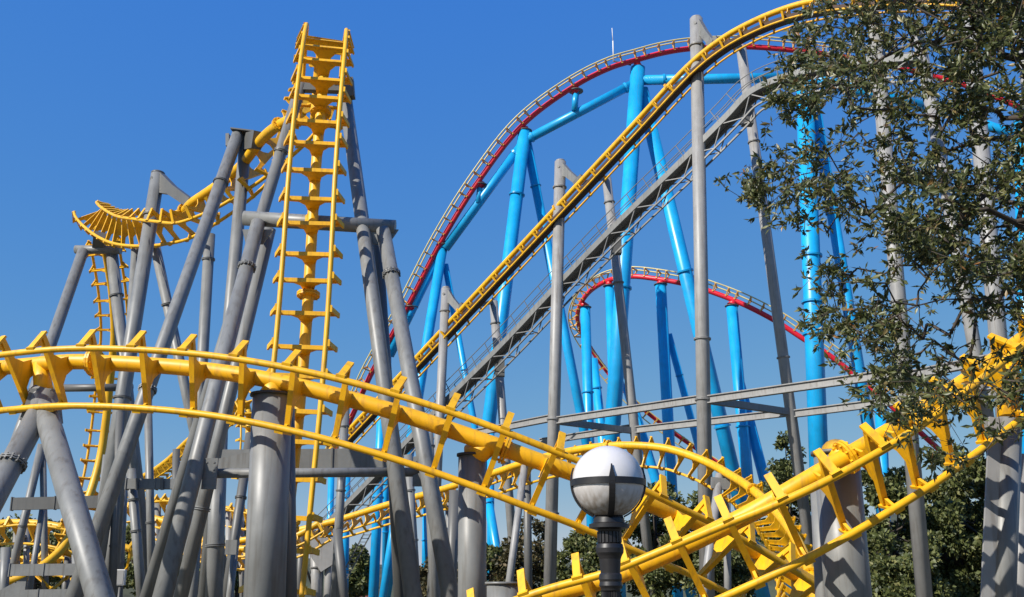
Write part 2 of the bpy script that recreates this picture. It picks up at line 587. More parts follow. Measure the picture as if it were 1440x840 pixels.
# ------------------------------------------------------------------ supports
G = 'grey'


def to_ground(a, b):
    d = b - a
    if d.z > -1e-6:
        return b
    return a + d * ((-a.z) / d.z)


def ring(name, a, b, y, r, m, parent, w=0.07, k=1.2, gasket=True):
    """bolted flange pair on a column where it shows at photo row y"""
    lo, hi = 0.0, 1.0
    ya, yb = proj(a)[1], proj(b)[1]
    for _ in range(40):
        t = (lo + hi) / 2
        if (proj(a.lerp(b, t))[1] < y) == (ya < yb):
            lo = t
        else:
            hi = t
    p = a.lerp(b, lo)
    d = (b - a).normalized()
    me = lathe(name, [(r * 1.002, -w), (r * k, -w), (r * k, -0.012), (r * 1.03, -0.011), (r * 1.03, 0.011), (r * k, 0.012), (r * k, w), (r * 1.002, w)], m, 24, False)
    o = part(name, me, parent, axis_matrix(p, p + d))
    if r > 0.19 and p.y < 30:
        n = 14
        A = Acc()
        for i in range(n):
            c, s_ = math.cos(2 * math.pi * i / n), math.sin(2 * math.pi * i / n)
            q = Vector((c, s_, 0)) * (r * (1 + k) / 2 + 0.004)
            A.box(q.x - 0.018, q.x + 0.018, q.y - 0.018, q.y + 0.018, -w - 0.035, w + 0.035)
        part('bolts', A.mesh('bolts', 'grey_dark'), o, axis_matrix(p, p + d))['kind'] = 'stuff'
    return o


def col(parent, T, B, w, m=G, rings=(), name='column', ground=True, seg=24, rb=None):
    """column from T (px,py,D) through B (px,py,D), on down to the ground; w = width in photo pixels at T"""
    a, b = P(*T), P(*B)
    if ground:
        b = to_ground(a, b)
    r = px_size(a, w) / 2
    o = pipe(name, a, b, r, m, parent, seg)
    for y in rings:
        ring('flange', a, b, y, r, m, parent, w=max(0.035, r * 0.12), k=1.22)
    return a, b, r


def stiffened(name, a, b, w, h, m, parent, n=3):
    o = beam(name, a, b, w, h, m, parent)
    d = (b - a).normalized()
    for k_ in range(n):
        p = a.lerp(b, (k_ + 0.02) / max(1, n - 1) * 0.98)
        part('stiffener', mesh('stiffener', box_verts(-h / 2 - 0.03, h / 2 + 0.03, -w / 2 - 0.03, w / 2 + 0.03, -0.02, 0.02), BOXF, m), o, axis_matrix(p, p + d))
    return o


def support(label, base, group=None, cat='support'):
    p = P(*base)
    p.z = 0
    return thing('track_support', label, cat, p, group)


def cap(parent, a, r, m, d=Vector((0, 0, 1)), h=0.05, k=1.12):
    pipe('cap_plate', a, a + d * h, r * k, m, parent)


def saddle(parent, key, at, r, top, m='yellow', r0=None):
    """yellow cradle welded under the spine that lands on a support top"""
    o, u, v, w = near_on(key, at)
    s = o + w * HS
    pipe('saddle', top, s, r, m, parent, 20, r2=0.17)


def arm(parent, a, b, h0, h1, t, m, name='arm', up=Vector((0, 0, 1))):
    """tapering plate girder from a to b"""
    d = (b - a)
    L = d.length
    A = Acc()
    z = d.normalized()
    V = []
    for s in (-1, 1):
        V += [(-h0 / 2, s * t / 2, 0), (h0 / 2, s * t / 2, 0), (h1 * 0.7, s * t / 2, L * 0.45), (h1 / 2, s * t / 2, L), (-h1 / 2, s * t / 2, L), (-h1 * 0.45, s * t / 2, L * 0.4)]
    n = 6
    Fc = [tuple(range(n)), tuple(range(n, 2 * n))[::-1]] + [(i, i + n, (i + 1) % n + n, (i + 1) % n) for i in range(n)]
    me = mesh(name, V, Fc, m)
    return part(name, me, parent, axis_matrix(a, b, up))


# --- pillars under the low banked curve
s = support('leaning grey fork of two thick legs meeting under the low track', (75, 840, 20))
head = P(62, 560, 21.25)
a1, b1, r1 = col(s, (68, 556, 21.2), (-12, 706, 19.8), 31, rings=(652,))
a2, b2, r2 = col(s, (56, 552, 21.3), (141, 840, 18.2), 31)
A = Acc()
A.plate([(-0.34, -0.5), (0.36, -0.5), (0.22, 0.12), (-0.2, 0.12)], 0.5, None)
A.box(-0.24, 0.24, -0.24, 0.24, 0.121, 0.16)
part('fork_head', A.mesh('fork_head', 'grey_dark'), s, Matrix.Translation(head))  # dark grey paints the track's shadow onto the head
saddle(s, 'N', (60, 520), 0.2, head)

s = support('thickest upright grey pillar in front of the tall tower track', (375, 840, 19.5))
a, b, r = col(s, (383, 558, 20.35), (372, 840, 20.35), 55)
cap(s, a, r, 'gasket')
saddle(s, 'N', (388, 535), 0.3, a)
col(s, (401, 566, 21.1), (404, 840, 21.1), 26, 'grey_dark')  # rear column coloured dark for the shade it stands in
s = support('upright grey pillar under the low track left of the globe lamp', (664, 840, 19.7))
a, b, r = col(s, (664, 642, 20.2), (664, 840, 20.2), 39)
cap(s, a, r, 'gasket')
saddle(s, 'N', (690, 628), 0.26, a)
s = support('short grey capped post under the lower end of the climbing track', (706, 840, 18.4))
a, b, r = col(s, (707, 822, 18.3), (707, 900, 18.3), 45)
cap(s, a, r, G, h=0.04)
s = support('fat grey capped pillar carrying the climbing yellow track', (1190, 840, 17.6))
a, b, r = col(s, (1176, 640, 18.05), (1193, 840, 18.05), 62)
cap(s, a, r, 'grey_dark', h=0.06)
saddle(s, 'F', (1185, 642), 0.28, a)
col(s, (1152, 690, 18.5), (1159, 840, 18.5), 24)
s = support('grey finned pillar behind the leafy branches at the track top', (1410, 840, 17))
a, b, r = col(s, (1419, 590, 18.3), (1409, 840, 18.3), 35)
saddle(s, 'F', (1415, 500), 0.2, a)
q = Vector((-r - 0.01, -0.1, 0))
beam('fin', a + q, b + q, 0.06, 0.34, 'grey_pale', s, Vector((1, 0, 0)))
col(s, (1437, 640, 19.2), (1434, 840, 19.2), 22, 'grey_pale')

# --- tall tower
s = support('round grey crossbar frame on splayed legs holding the tower track', (400, 840, 24))
cb0, cb1 = P(343, 307, 26.2), P(556, 320, 26.2)
pipe('crossbar', cb0, cb1, px_size(cb0, 21) / 2, G, s)
l1 = col(s, (363, 314, 26.1), (228, 840, 21.5), 20, rings=(376,))
l2 = col(s, (379, 322, 26.9), (254, 840, 26.5), 18, rings=(716,))
l3 = col(s, (539, 324, 26.1), (634, 840, 22.6), 20, rings=(386,))
l4 = col(s, (531, 340, 27.2), (551, 640, 27.2), 15, 'grey_dark')  # leg in shadow: its shade is put into the dark grey
for x, d in ((363, -1), (539, 1)):       # gusset plates in the corners
    c = P(x, 318, 26.15)
    A = Acc()
    A.plate([(-0.42, 0), (0.42, 0), (0.16, -0.42), (-0.30, -0.42)], 0.05, None)
    part('gusset', A.mesh('gusset', G), s, Matrix.Translation(c + Vector((0, 0.02, -0.1))))
pa, pb = P(300, 666, 22.95), P(598, 664, 23.9)
pipe('brace_pipe', pa, pb, px_size(pa, 13.5) / 2, G, s)
for p_ in (P(297, 667, 22.95), P(591, 664, 23.9)):
    A = Acc()
    A.box(-0.16, 0.16, -0.03, 0.03, -0.34, 0.34)
    for iz in range(4):
        for ix in (-1, 1):
            A.box(ix * 0.08 - 0.016, ix * 0.08 + 0.016, -0.045, 0.045, -0.25 + iz * 0.165 - 0.016, -0.25 + iz * 0.165 + 0.016)
    part('splice_plate', A.mesh('splice_plate', G), s, Matrix.Translation(p_ + Vector((0, -0.1, 0))))
ga, gb = P(302, 647, 26.7), P(552, 645, 27.0)
stiffened('box_girder', ga, gb, 0.3, px_size(ga, 27), G, s, 4)
me = mesh('girder_haunch', [], [], G)
A = Acc()
A.plate([(0, -0.25), (0.85, -0.25), (0.85, 0.2), (0, 0.02)], 0.3, None)
part('girder_haunch', A.mesh('girder_haunch', G), s, Matrix.Translation(P(306, 648, 26.45)))
sp = near_on('T', (433, 312))
beam('spine_bracket', sp[0] + sp[3] * HS, P(434, 314, 26.3), 0.3, 0.3, 'yellow', s)

s = support('pair of tall tapering grey legs bracing the tower track crest', (450, 840, 29))
col(s, (424, 118, 28.2), (366, 310, 28.2), 16, rings=(213,))
c5 = col(s, (485, 132, 28.2), (581, 840, 22.4), 18)
x0, x1 = P(424, 122, 28.2), P(487, 124, 28.2)
beam('head_block', P(490, 112, 27.9), P(492, 138, 27.9), 0.3, 0.3, 'grey_dark', s, Vector((1, 0, 0)))
beam('head_beam', x0, x1, 0.25, 0.3, 'grey_dark', s)
sp = near_on('T', (449, 125))
beam('spine_bracket', sp[0] + sp[3] * HS, P(449, 124, 28.2), 0.25, 0.3, 'yellow', s)

# --- supports of the twisted track
s = support('short grey T shaped support holding the curled track end', (120, 840, 43))
p0, p1 = P(106, 351, 43.6), P(170, 352, 43.6)
pipe('crossbar', p0, p1, px_size(p0, 12) / 2, G, s)
col(s, (117, 353, 43.4), (70, 488, 41.5), 15)
col(s, (157, 354, 43.8), (171, 480, 43.8), 16, rings=(416,))
beam('track_bracket', P(139, 348, 43.6), P(141, 330, 43.0), 0.35, 0.5, 'grey_dark', s, Vector((1, 0, 0)))

s = support('leaning grey pillar with sickle shaped arm over the twisted track', (190, 840, 38))
a, b, r = col(s, (222, 246, 38), (158, 650, 36.5), 19, rings=(303, 560))
cap(s, a, r, 'grey_dark', (a - b).normalized(), h=0.08, k=1.0)
part('access_hatch', lathe('access_hatch', [(0.08, 0), (0.08, 0.03)], 'grey_dark', 16), s, axis_matrix(a + Vector((-r * 0.5, -r * 0.87, -0.25)), a + Vector((-r * 0.5, -r * 0.87, -0.25)) + Vector((-0.5, -0.86, 0))))
o, u, v, w = near_on('M', (264, 288))
arm(s, a + Vector((0.05, 0, -0.35)), o + w * (HS + 0.12), 0.85, 0.36, 0.22, 'grey_dark')
col(s, (218, 345, 39.6), (247, 482, 40.2), 14, rings=(428,))
col(s, (191, 348, 40.2), (183, 471, 40.4), 12)

s = support('two tall grey columns joined at a box arm behind the tower', (300, 840, 33))
a, b, r = col(s, (335, 188, 34), (104, 840, 27.2), 17, rings=(257, 548))
a_, b_, r_ = col(s, (346, 190, 34.2), (313, 560, 34.0), 17)
beam('cap_plate', P(327, 185, 34), P(360, 189, 34), 0.6, 0.05, 'grey_dark', s)
o, u, v, w = near_on('M', (382, 214))
beam('arm', P(350, 200, 34), o + w * (HS + 0.1), 0.35, 0.62, 'grey_dark', s)
beam('end_plate', P(321, 190, 34), P(321, 207, 34), 0.3, 0.12, G, s, Vector((1, 0, 0)))
col(s, (295, 330, 36.5), (284, 520, 36.5), 15, rings=(365,))

# --- lower clutter of columns and girders on the left
LW = 'columns and girders crowded low on the left'
s = support('slim grey A frame standing behind the fork legs', (50, 840, 45))
col(s, (59, 625, 45), (18, 800, 45), 11, rings=(740,))
col(s, (60, 630, 45.3), (63, 790, 45.3), 9)
col(s, (62, 700, 44), (48, 790, 43.6), 8)
stiffened('tie_girder', P(16, 709, 43.4), P(140, 706, 43.4), 0.2, px_size(P(60, 708, 43.4), 17), 'grey_dark', s)
pipe('cross_pipe', P(76, 546, 45), P(186, 545, 45), 0.17, 'grey_dark', s)
s = support('dark box girder on paired grey columns under the sickle arm', (200, 840, 38))
stiffened('box_girder', P(178, 681, 37.6), P(262, 681, 37.6), 0.3, px_size(P(200, 680, 37.6), 14), G, s)
for x in (193, 228):
    beam('splice_plate', P(x, 673, 37.4), P(x, 689, 37.4), 0.16, 0.1, 'grey_dark', s, Vector((1, 0, 0)))
col(s, (184, 660, 38), (199, 840, 38), 13, rings=(703, 747))
col(s, (208, 560, 39), (214, 840, 39), 11, rings=(735,))
col(s, (248, 632, 41), (245, 740, 41), 10, 'grey_dark')
s = support('stout grey column with bolted collar beside the brace pipe', (305, 840, 30))
col(s, (309, 600, 30), (301, 840, 30), 23, rings=(767,))
beam('bracket', P(318, 770, 29.8), P(334, 770, 29.8), 0.2, px_size(P(325, 770, 29.8), 20), G, s)
col(s, (332, 760, 31), (323, 840, 31), 10)
col(s, (281, 700, 32), (270, 840, 32), 14)
s = support('wide grey girder at the foot of the dropping track', (60, 840, 44))
stiffened('girder', P(14, 802, 42.5), P(112, 801, 42.5), 0.25, px_size(P(60, 802, 42.5), 16), G, s)
stiffened('girder', P(-10, 838, 41.5), P(120, 836, 41.5), 0.25, px_size(P(60, 838, 41.5), 15), G, s)
col(s, (8, 770, 42.8), (4, 860, 42.8), 13)
col(s, (106, 780, 42.8), (108, 860, 42.8), 10)
A = Acc()
A.plate([(-1.0, -0.45), (0.0, -0.45), (0.0, 0.1)], 0.12, None)
part('gusset', A.mesh('gusset', G), s, Matrix.Translation(P(38, 814, 42.6)))
s = support('thin grey column pair crossing behind the collared column', (165, 840, 36))
col(s, (169, 580, 36.4), (157, 840, 36.4), 11, 'grey_dark', rings=(768,))
col(s, (150, 640, 40), (128, 840, 40), 10)
s = support('twin grey columns under a plate beneath the level yellow track', (455, 840, 61))
c1 = col(s, (444, 760, 61), (446, 860, 61), 15, 'grey_pale', rings=(798,))
c2 = col(s, (465, 756, 61), (461, 860, 61), 13, 'grey_pale')
A = Acc()
A.plate([(-0.8, 0.45), (0.6, 0.45), (0.6, -1.0), (-0.1, -1.45), (-0.8, -0.5)], 0.25, None)
part('head_plate', A.mesh('head_plate', 'grey_pale'), s, Matrix.Translation(P(456, 768, 60.7)))
s = support('thin leaning grey column left of the climbing walkway foot', (478, 840, 55))
col(s, (486, 570, 55), (471, 840, 55), 12, rings=(600, 690))
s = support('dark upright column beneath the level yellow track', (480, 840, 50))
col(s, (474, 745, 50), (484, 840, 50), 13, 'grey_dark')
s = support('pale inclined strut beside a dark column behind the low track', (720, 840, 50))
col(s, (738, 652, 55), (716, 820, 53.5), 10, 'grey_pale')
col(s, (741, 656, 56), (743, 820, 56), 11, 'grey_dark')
s = support('short pale grey legs under the curling yellow track', (1005, 840, 51))
col(s, (1012, 668, 46.8), (996, 790, 45.5), 12, 'grey_pale')
col(s, (1022, 672, 46.8), (1023, 790, 46.8), 10, 'grey_pale')
beam('head_plate', P(1000, 679, 46.6), P(1040, 683, 46.6), 0.25, 0.5, G, s)
s = support('grey column standing behind the leaning tower leg', (610, 840, 34))
col(s, (602, 610, 34), (612, 840, 34), 15, rings=(628, 655))
col(s, (640, 690, 36), (633, 840, 36), 16, 'grey_dark')
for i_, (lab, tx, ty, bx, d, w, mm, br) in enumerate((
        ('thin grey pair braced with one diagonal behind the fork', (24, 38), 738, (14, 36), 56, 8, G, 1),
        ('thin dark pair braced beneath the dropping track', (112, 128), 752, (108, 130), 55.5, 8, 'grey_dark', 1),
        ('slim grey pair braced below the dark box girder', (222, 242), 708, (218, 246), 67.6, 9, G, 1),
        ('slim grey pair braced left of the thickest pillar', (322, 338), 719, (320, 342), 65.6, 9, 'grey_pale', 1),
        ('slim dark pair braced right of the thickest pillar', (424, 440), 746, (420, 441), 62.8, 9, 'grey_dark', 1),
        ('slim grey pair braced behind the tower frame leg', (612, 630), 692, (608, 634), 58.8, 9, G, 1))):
    s = support(lab, (bx[0], 840, d))
    e0, e1, er = col(s, (tx[0], ty, d), (bx[0], 850, d), w, mm, (770,))
    f0, f1, fr_ = col(s, (tx[1], ty, d + 1), (bx[1], 850, d + 1), w, mm, (770,))
    pipe('diagonal_brace', e0.lerp(e1, 0.25), f0.lerp(f1, 0.6), 0.08, mm, s, 10)
    pipe('cross_tie', e0.lerp(e1, 0.12), f0.lerp(f1, 0.12), 0.10, mm, s, 10)
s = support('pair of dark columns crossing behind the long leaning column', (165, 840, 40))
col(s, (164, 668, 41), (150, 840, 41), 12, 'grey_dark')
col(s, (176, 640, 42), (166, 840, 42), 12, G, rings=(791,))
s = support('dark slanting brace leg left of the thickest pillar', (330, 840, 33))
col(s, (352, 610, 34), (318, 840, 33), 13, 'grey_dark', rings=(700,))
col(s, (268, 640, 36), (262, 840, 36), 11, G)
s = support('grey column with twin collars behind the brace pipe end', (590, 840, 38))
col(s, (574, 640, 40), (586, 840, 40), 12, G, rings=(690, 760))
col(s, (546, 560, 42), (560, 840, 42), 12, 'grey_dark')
s = support('thin grey upright beside the dropping brown shaded rail', (430, 840, 62))
col(s, (452, 742, 62.8), (449, 840, 62.8), 9, 'grey_dark')
bx_ = P(170, 812, 39)
eb = thing('equipment_box', 'small white equipment box on a post among the low columns', 'cabinet', (bx_.x, bx_.y, 0))
part('cabinet', mesh('cabinet', box_verts(-0.16, 0.16, -0.1, 0.1, -0.28, 0.28), BOXF, 'white'), eb, Matrix.Translation(bx_))
part('door', mesh('door', box_verts(-0.13, 0.13, -0.118, -0.102, -0.25, 0.25), BOXF, 'grey_pale'), eb, Matrix.Translation(bx_))
pipe('post', Vector((bx_.x, bx_.y, 0)), Vector((bx_.x, bx_.y, bx_.z - 0.28)), 0.05, 'grey_dark', eb, 10)
s = support('slim grey post rising between the fallen track and girder', (90, 840, 47))
col(s, (96, 782, 46.6), (90, 850, 46.6), 10, 'grey_dark')

# --- lift hill supports: upright on this side, raked leg on the far side
FR = []


def lift_support(label, T, B, w, T2, B2, w2, rings, rings2, atL):
    s = support(label, (B[0], 840, B[2]))
    a, b, r = col(s, T, B, w, 'grey_pale', rings)
    cap(s, a, r, 'grey_pale', h=0.12, k=0.8)
    part('access_hatch', lathe('access_hatch', [(0.1, 0), (0.1, 0.03)], 'grey_dark', 16), s, axis_matrix(a + Vector((-r * 0.4, -r * 0.92, -0.5)), a + Vector((-r * 0.4, -r * 0.92, -0.5)) + Vector((-0.4, -0.9, 0))))
    o, u, v, w_ = near_on('L', atL)
    sp = o + w_ * HS
    arm(s, a + Vector((0, 0, -0.55)), sp + Vector((0, 0, 0.1)), 1.0, 0.45, 0.3, G)
    beam('track_bracket', sp - v * 0.4 + Vector((0, 0, 0.25)), sp + v * 0.4 + Vector((0, 0, 0.25)), 0.3, 0.3, 'grey_dark', s)
    a2, b2, r2 = col(s, T2, B2, w2, 'grey_pale', rings2)
    beam('far_bracket', a2, sp, 0.25, 0.3, 'grey_dark', s)
    return s, (a, b), (a2, b2)


lift_support('slim grey lift support with arm behind the tower crossbar', (627, 406, 73), (617, 620, 73), 12.5, (694, 424, 76), (708, 600, 76), 12, (438,), (455,), (648, 440))
lift_support('grey lift support column rising left of the globe lamp', (788, 228, 66), (774, 790, 66), 16, (853, 250, 69.5), (893, 610, 69.5), 13, (264, 590, 722), (285, 398), (810, 252))
lift_support('tallest grey lift support column beside the lift crest', (979, 27, 58.3), (992, 700, 58.3), 18, (1042, 66, 62.5), (1123, 660, 62.5), 14, (65, 477, 562), (200, 503), (1003, 62))
lift_support('grey lift support column seen through the leafy branches', (1226, -10, 50.5), (1300, 840, 50.5), 19, (1290, 40, 56), (1376, 520, 56), 17, (425, 540), (330,), (1226, -10))
lift_support('grey column beyond the leaves at the top of the lift', (1362, 14, 45.5), (1404, 480, 45.5), 22, (1440, 40, 49), (1470, 500, 49), 18, (12, 200), (300,), (1372, -10))

fb = thing('steel_beam_frame', 'level grey steel beams tying the lift columns into a rectangle', 'steel frame', (P(780, 592, 66).x, 66, 0))
fr_pts = [P(660, 607, 73), P(779, 592, 66), P(988.5, 562, 58.3), P(1276, 525, 50.5), P(1420, 505, 46)]
bk_pts = [P(760, 618, 76), P(889, 606, 69.5), P(1112, 580, 62.5), P(1340, 558, 56), P(1440, 549, 53)]
for pts in (fr_pts, bk_pts):
    for i in range(len(pts) - 1):
        a, b = pts[i].copy(), pts[i + 1].copy()
        b.z = a.z = (a.z + b.z) / 2
        for nm, dz, hh, ww in (('flange_strip', 0.22, 0.06, 0.36), ('web', 0.02, 0.34, 0.16), ('flange_strip', -0.18, 0.06, 0.36)):
            beam(nm, a + Vector((0, 0, dz)), b + Vector((0, 0, dz)), ww, hh, 'grey_pale', fb)
for a, b in zip(fr_pts[1:], bk_pts[1:]):
    beam('cross_beam', a, b, 0.3, 0.4, G, fb)

# --- stair walkway slung under the lift
wp = [(440, 762, 83.0), (490, 712, 80.5), (560, 640, 77.2), (626, 571, 74), (711, 486, 70), (790, 402, 66.5), (879, 311, 62.6), (968, 225, 59.2), (1027, 166, 57.2), (1061, 132, 56), (1120, 108, 54), (1200, 92, 51.6), (1290, 84, 49)]
wc, wl = catmull([tuple(P(*q)) for q in wp], 0.25)
wf = []
for i in range(len(wc)):
    t = Vector(wc[min(i + 1, len(wc) - 1)] - wc[max(i - 1, 0)]).normalized()
    sd_ = t.cross(Vector((0, 0, 1))).normalized()
    wf.append((Vector(wc[i]), t, sd_, sd_.cross(t)))
wt = thing('lift_walkway', 'grey steel stair walkway with railings and truss slung below the lift', 'walkway', (wc[0][0], wc[0][1], 0))


def ribbon(name, off, w, h, m, parent, fr=wf):
    V, Fc = [], []
    for p, t, s_, u in fr:
        for a, c in ((-w / 2, -h / 2), (w / 2, -h / 2), (w / 2, h / 2), (-w / 2, h / 2)):
            V.append(p + s_ * (off[0] + a) + u * (off[1] + c))
    for i in range(len(fr) - 1):
        for k in range(4):
            Fc.append((i * 4 + k, i * 4 + 4 + k, i * 4 + 4 + (k + 1) % 4, i * 4 + (k + 1) % 4))
    Fc += [(0, 1, 2, 3), tuple(len(V) - 4 + k for k in (3, 2, 1, 0))]
    return part(name, mesh(name, V, Fc, m), parent)


for sgn in (-1, 1):
    ribbon('stringer', (0.42 * sgn, 0), 0.10, 0.40, 'grey', wt)
    ribbon('lower_chord', (0.36 * sgn, -1.05), 0.10, 0.10, 'galv', wt)
    for hh in (0.62, 1.15):
        ribbon('handrail', (0.45 * sgn, hh), 0.04, 0.04, 'grey_dark', wt)
ribbon('deck', (0, 0.02), 0.70, 0.05, 'galv', wt)
for i in range(0, len(wf), 6):
    p, t, s_, u = wf[i]
    for sgn in (-1, 1):
        q = p + s_ * 0.45 * sgn
        beam('railing_post', q + u * 0.1, q + u * 1.16, 0.045, 0.045, 'grey_dark', wt, t)
A = Acc()
for i in range(0, len(wf) - 1):
    p, t, s_, u = wf[i]
    A.bar(p - s_ * 0.34 + u * 0.17, p + s_ * 0.34 + u * 0.17, 0.22, 0.03, Vector((0, 0, 1)))
o = part('treads', A.mesh('treads', 'galv'), wt)
o['kind'] = 'stuff'
A = None
for i in range(0, len(wf) - 10, 10):
    p, t, s_, u = wf[i]
    p2, t2, s2, u2 = wf[i + 5]
    p3, t3, s3, u3 = wf[i + 10]
    for sgn in (-1, 1):
        beam('truss_brace', p + s_ * 0.4 * sgn - u * 0.12, p2 + s2 * 0.36 * sgn - u2 * 1.02, 0.06, 0.06, 'galv', wt)
        beam('truss_brace', p2 + s2 * 0.36 * sgn - u2 * 1.02, p3 + s3 * 0.4 * sgn - u3 * 0.12, 0.06, 0.06, 'galv', wt)
    beam('truss_brace', p2 - s2 * 0.36 - u2 * 1.05, p2 + s2 * 0.36 - u2 * 1.05, 0.06, 0.06, 'galv', wt)
# hangers to the raked lift legs
for x, y, d in ((703, 505, 73.2), (866, 332, 66), (1049, 150, 59.3)):
    c = P(x, y, d)
    beam('hanger_block', c + Vector((0, 0, -1.3)), c + Vector((0, 0, -0.1)), 0.6, 0.7, 'grey_dark', wt, Vector((1, 0, 0)))
w2 = thing('access_ladder', 'steep dark access ladder below the foot of the walkway', 'ladder', (P(488, 806, 84).x, 84, 0))
for dx in (-0.28, 0.28):
    a, b = P(517, 750, 84) + Vector((dx, 0, 0)), P(486, 808, 84) + Vector((dx, 0, 0))
    beam('side_rail', a, to_ground(a, b), 0.08, 0.10, 'grey_dark', w2)
a, b = P(517, 750, 84), P(486, 808, 84)
b = to_ground(a, b)
for i in range(24):
    p = a.lerp(b, (i + 0.5) / 24)
    beam('rung', p + Vector((-0.26, 0, 0)), p + Vector((0.26, 0, 0)), 0.05, 0.05, 'grey_dark', w2)

# ------------------------------------------------------------------ tall red and blue coaster behind
def s_tie(m):
    a = Acc()
    a.bar((-0.68, 0, -0.06), (0.68, 0, -0.06), 0.16, 0.12)
    for s_ in (-1, 1):
        a.bar((s_ * 0.62, 0, -0.1), (s_ * 0.16, 0, -0.86), 0.14, 0.10, Vector((0, 1, 0)))
    a.bar((-0.36, 0, -0.88), (0.36, 0, -0.88), 0.2, 0.10)
    return a.mesh('tie', m)


STIE = s_tie('tie_gold')


def red_track(label, ctrl, pitch=1.35, spine_r=0.28):
    rows = [(*P(x, y, d), th) for x, y, d, th in ctrl]
    c, L = catmull(rows, 0.5)
    n = len(c)
    fr = []
    for i in range(n):
        p = Vector(c[i, :3])
        t = Vector(c[min(i + 1, n - 1), :3] - c[max(i - 1, 0), :3]).normalized()
        a = (p - CAM).normalized()
        a = (a - t * a.dot(t)).normalized()
        nn = t.cross(a)
        th = R(c[i, 3])
        w = (a * math.cos(th) + nn * math.sin(th)).normalized()      # from spine to rails
        fr.append((p, t.cross(w).normalized(), t, w))
    b = fr[0][0].copy()
    b.z = 0
    t_ = thing('coaster_track', label, 'roller coaster', b)
    tube('spine', [f[0] for f in fr], spine_r, 'red', t_, 16)
    for s_ in (-1, 1):
        tube('rail', [f[0] + f[3] * 0.95 + f[1] * 0.62 * s_ for f in fr], 0.075, 'rail_pale', t_, 8)
    m = int(L / pitch)
    for i in range(m):
        o, u, v, w = fr[int((i + 0.5) / m * (n - 1))]
        part('tie', STIE, t_, mat4(o + w * 0.95, u, v, w))
    return t_, fr


rt1, fs1 = red_track('tall arched red track with pale rails on blue columns', [
    (470, 640, 108, 75), (500, 575, 106, 75), (521, 528, 104, 75), (550, 474, 102.5, 75), (577, 424, 101, 75), (622, 337, 99, 76), (674, 253.6, 97.5, 76), (736, 175, 96.3, 77), (810, 120, 95.2, 78), (860, 95, 94.6, 78), (897, 84, 94.2, 78), (931, 75, 94, 78), (968, 69, 93.8, 78), (1046, 66, 93.5, 77),
    (1101, 69.5, 93.2, 76), (1180, 79, 93, 76), (1256, 93, 92.7, 75), (1317, 108.6, 92.5, 75), (1351, 118, 92.3, 75), (1405, 139, 92, 75), (1480, 172, 91.8, 75), (1600, 235, 91.5, 75)])
rt2, fs2 = red_track('lower red track hump with pale rails crossing behind the raked blue legs', [
    (1320, 632, 104, 65), (1237, 557, 104, 66), (1161, 496, 104.3, 66), (1130, 477, 104.6, 67), (1093, 453, 105, 68), (1047, 429, 105.8, 70), (1007, 413, 106.7, 71), (973, 402, 107.6, 72), (927, 393, 109, 73), (887, 389, 110.8, 74), (857, 394, 113, 78), (833, 407, 116, 85), (818, 425, 119.5, 100), (812, 448, 123.5, 120), (818, 468, 126, 140), (832, 492, 127.5, 150), (855, 524, 128.5, 155), (890, 562, 129, 158), (925, 592, 129.5, 160), (975, 628, 130, 160), (1040, 670, 130, 160)][::-1])

BL = 'blue'


def bsup(label, base): return support(label, base)


def red_saddle(parent, top, fr, m='red'):
    f = min(fr, key=lambda q: (q[0] - top).length)
    A = Acc()
    pipe('saddle', top, f[0], 0.55, m, parent, 16, r2=0.22)
    cap(parent, top - Vector((0, 0, 0.08)), 0.75, 'grey_dark', h=0.08, k=1.0)


def bcol(s, T, B, w, rings=(), fr=None, **kw):
    a, b, r = col(s, T, B, w, BL, rings, **kw)
    if fr:
        red_saddle(s, a, fr)
    return a, b, r


def girder(s, A_, B_, w, rings=()):
    a, b = P(*A_), P(*B_)
    r = px_size(a, w) / 2
    pipe('girder', a, b, r, BL, s)
    for t in rings:
        p = a.lerp(b, t)
        d = (b - a).normalized()
        part('flange', lathe('flange', [(r * 1.0, -0.12), (r * 1.18, -0.12), (r * 1.18, 0.12), (r * 1.0, 0.12)], BL, 24, False), s, axis_matrix(p, p + d))


s = bsup('blue raked A frame carrying the crest of the tall red track', (890, 840, 95))
bcol(s, (897, 96, 95), (862, 590, 95), 20.5, (405,), fs1)
bcol(s, (902, 126, 95.6), (1018, 610, 99), 19, (382, 600))
girder(s, (889, 119, 95.2), (740, 197, 96.8), 13, (0.06, 0.95))
girder(s, (904, 113, 95), (1134, 109, 94), 14, (0.13, 0.9))
bcol(s, (810, 128, 95.6), (808, 156, 95.6), 9, ground=False, fr=fs1)
s = bsup('blue A frame halfway up the tall red arch', (700, 840, 97))
bcol(s, (738, 184, 96.8), (688, 590, 96.8), 18, (274,), fs1)
bcol(s, (741, 200, 97.4), (822, 610, 101), 13, (262, 583))
girder(s, (732, 206, 97), (626, 350, 99.4), 13, (0.07,))
bcol(s, (675, 260, 98), (673, 286, 98), 8, ground=False, fr=fs1)
s = bsup('blue A frame low on the rising side of the red arch', (600, 840, 99))
bcol(s, (623, 345, 99.6), (589, 552, 99.6), 14, (), fs1)
bcol(s, (626, 372, 100.2), (664, 580, 102), 9, (520,))
girder(s, (620, 352, 99.7), (548, 500, 103.2), 13, (0.05,))
bcol(s, (578, 432, 101.5), (577, 446, 101.5), 8, ground=False, fr=fs1)
s = bsup('blue column at the low end of the red arch', (530, 840, 103))
bcol(s, (541, 492, 103), (525, 840, 99), 13, (700,), fs1)
bcol(s, (546, 500, 103.4), (541, 840, 108), 9, (748,))
s = bsup('raked blue leg leaning beside the low blue column', (540, 840, 96))
bcol(s, (566, 660, 96), (537, 850, 94), 11)
s = bsup('blue column showing between the two legs of the tower frame', (596, 840, 98))
bcol(s, (601, 640, 98), (598, 840, 98), 11, (760,))
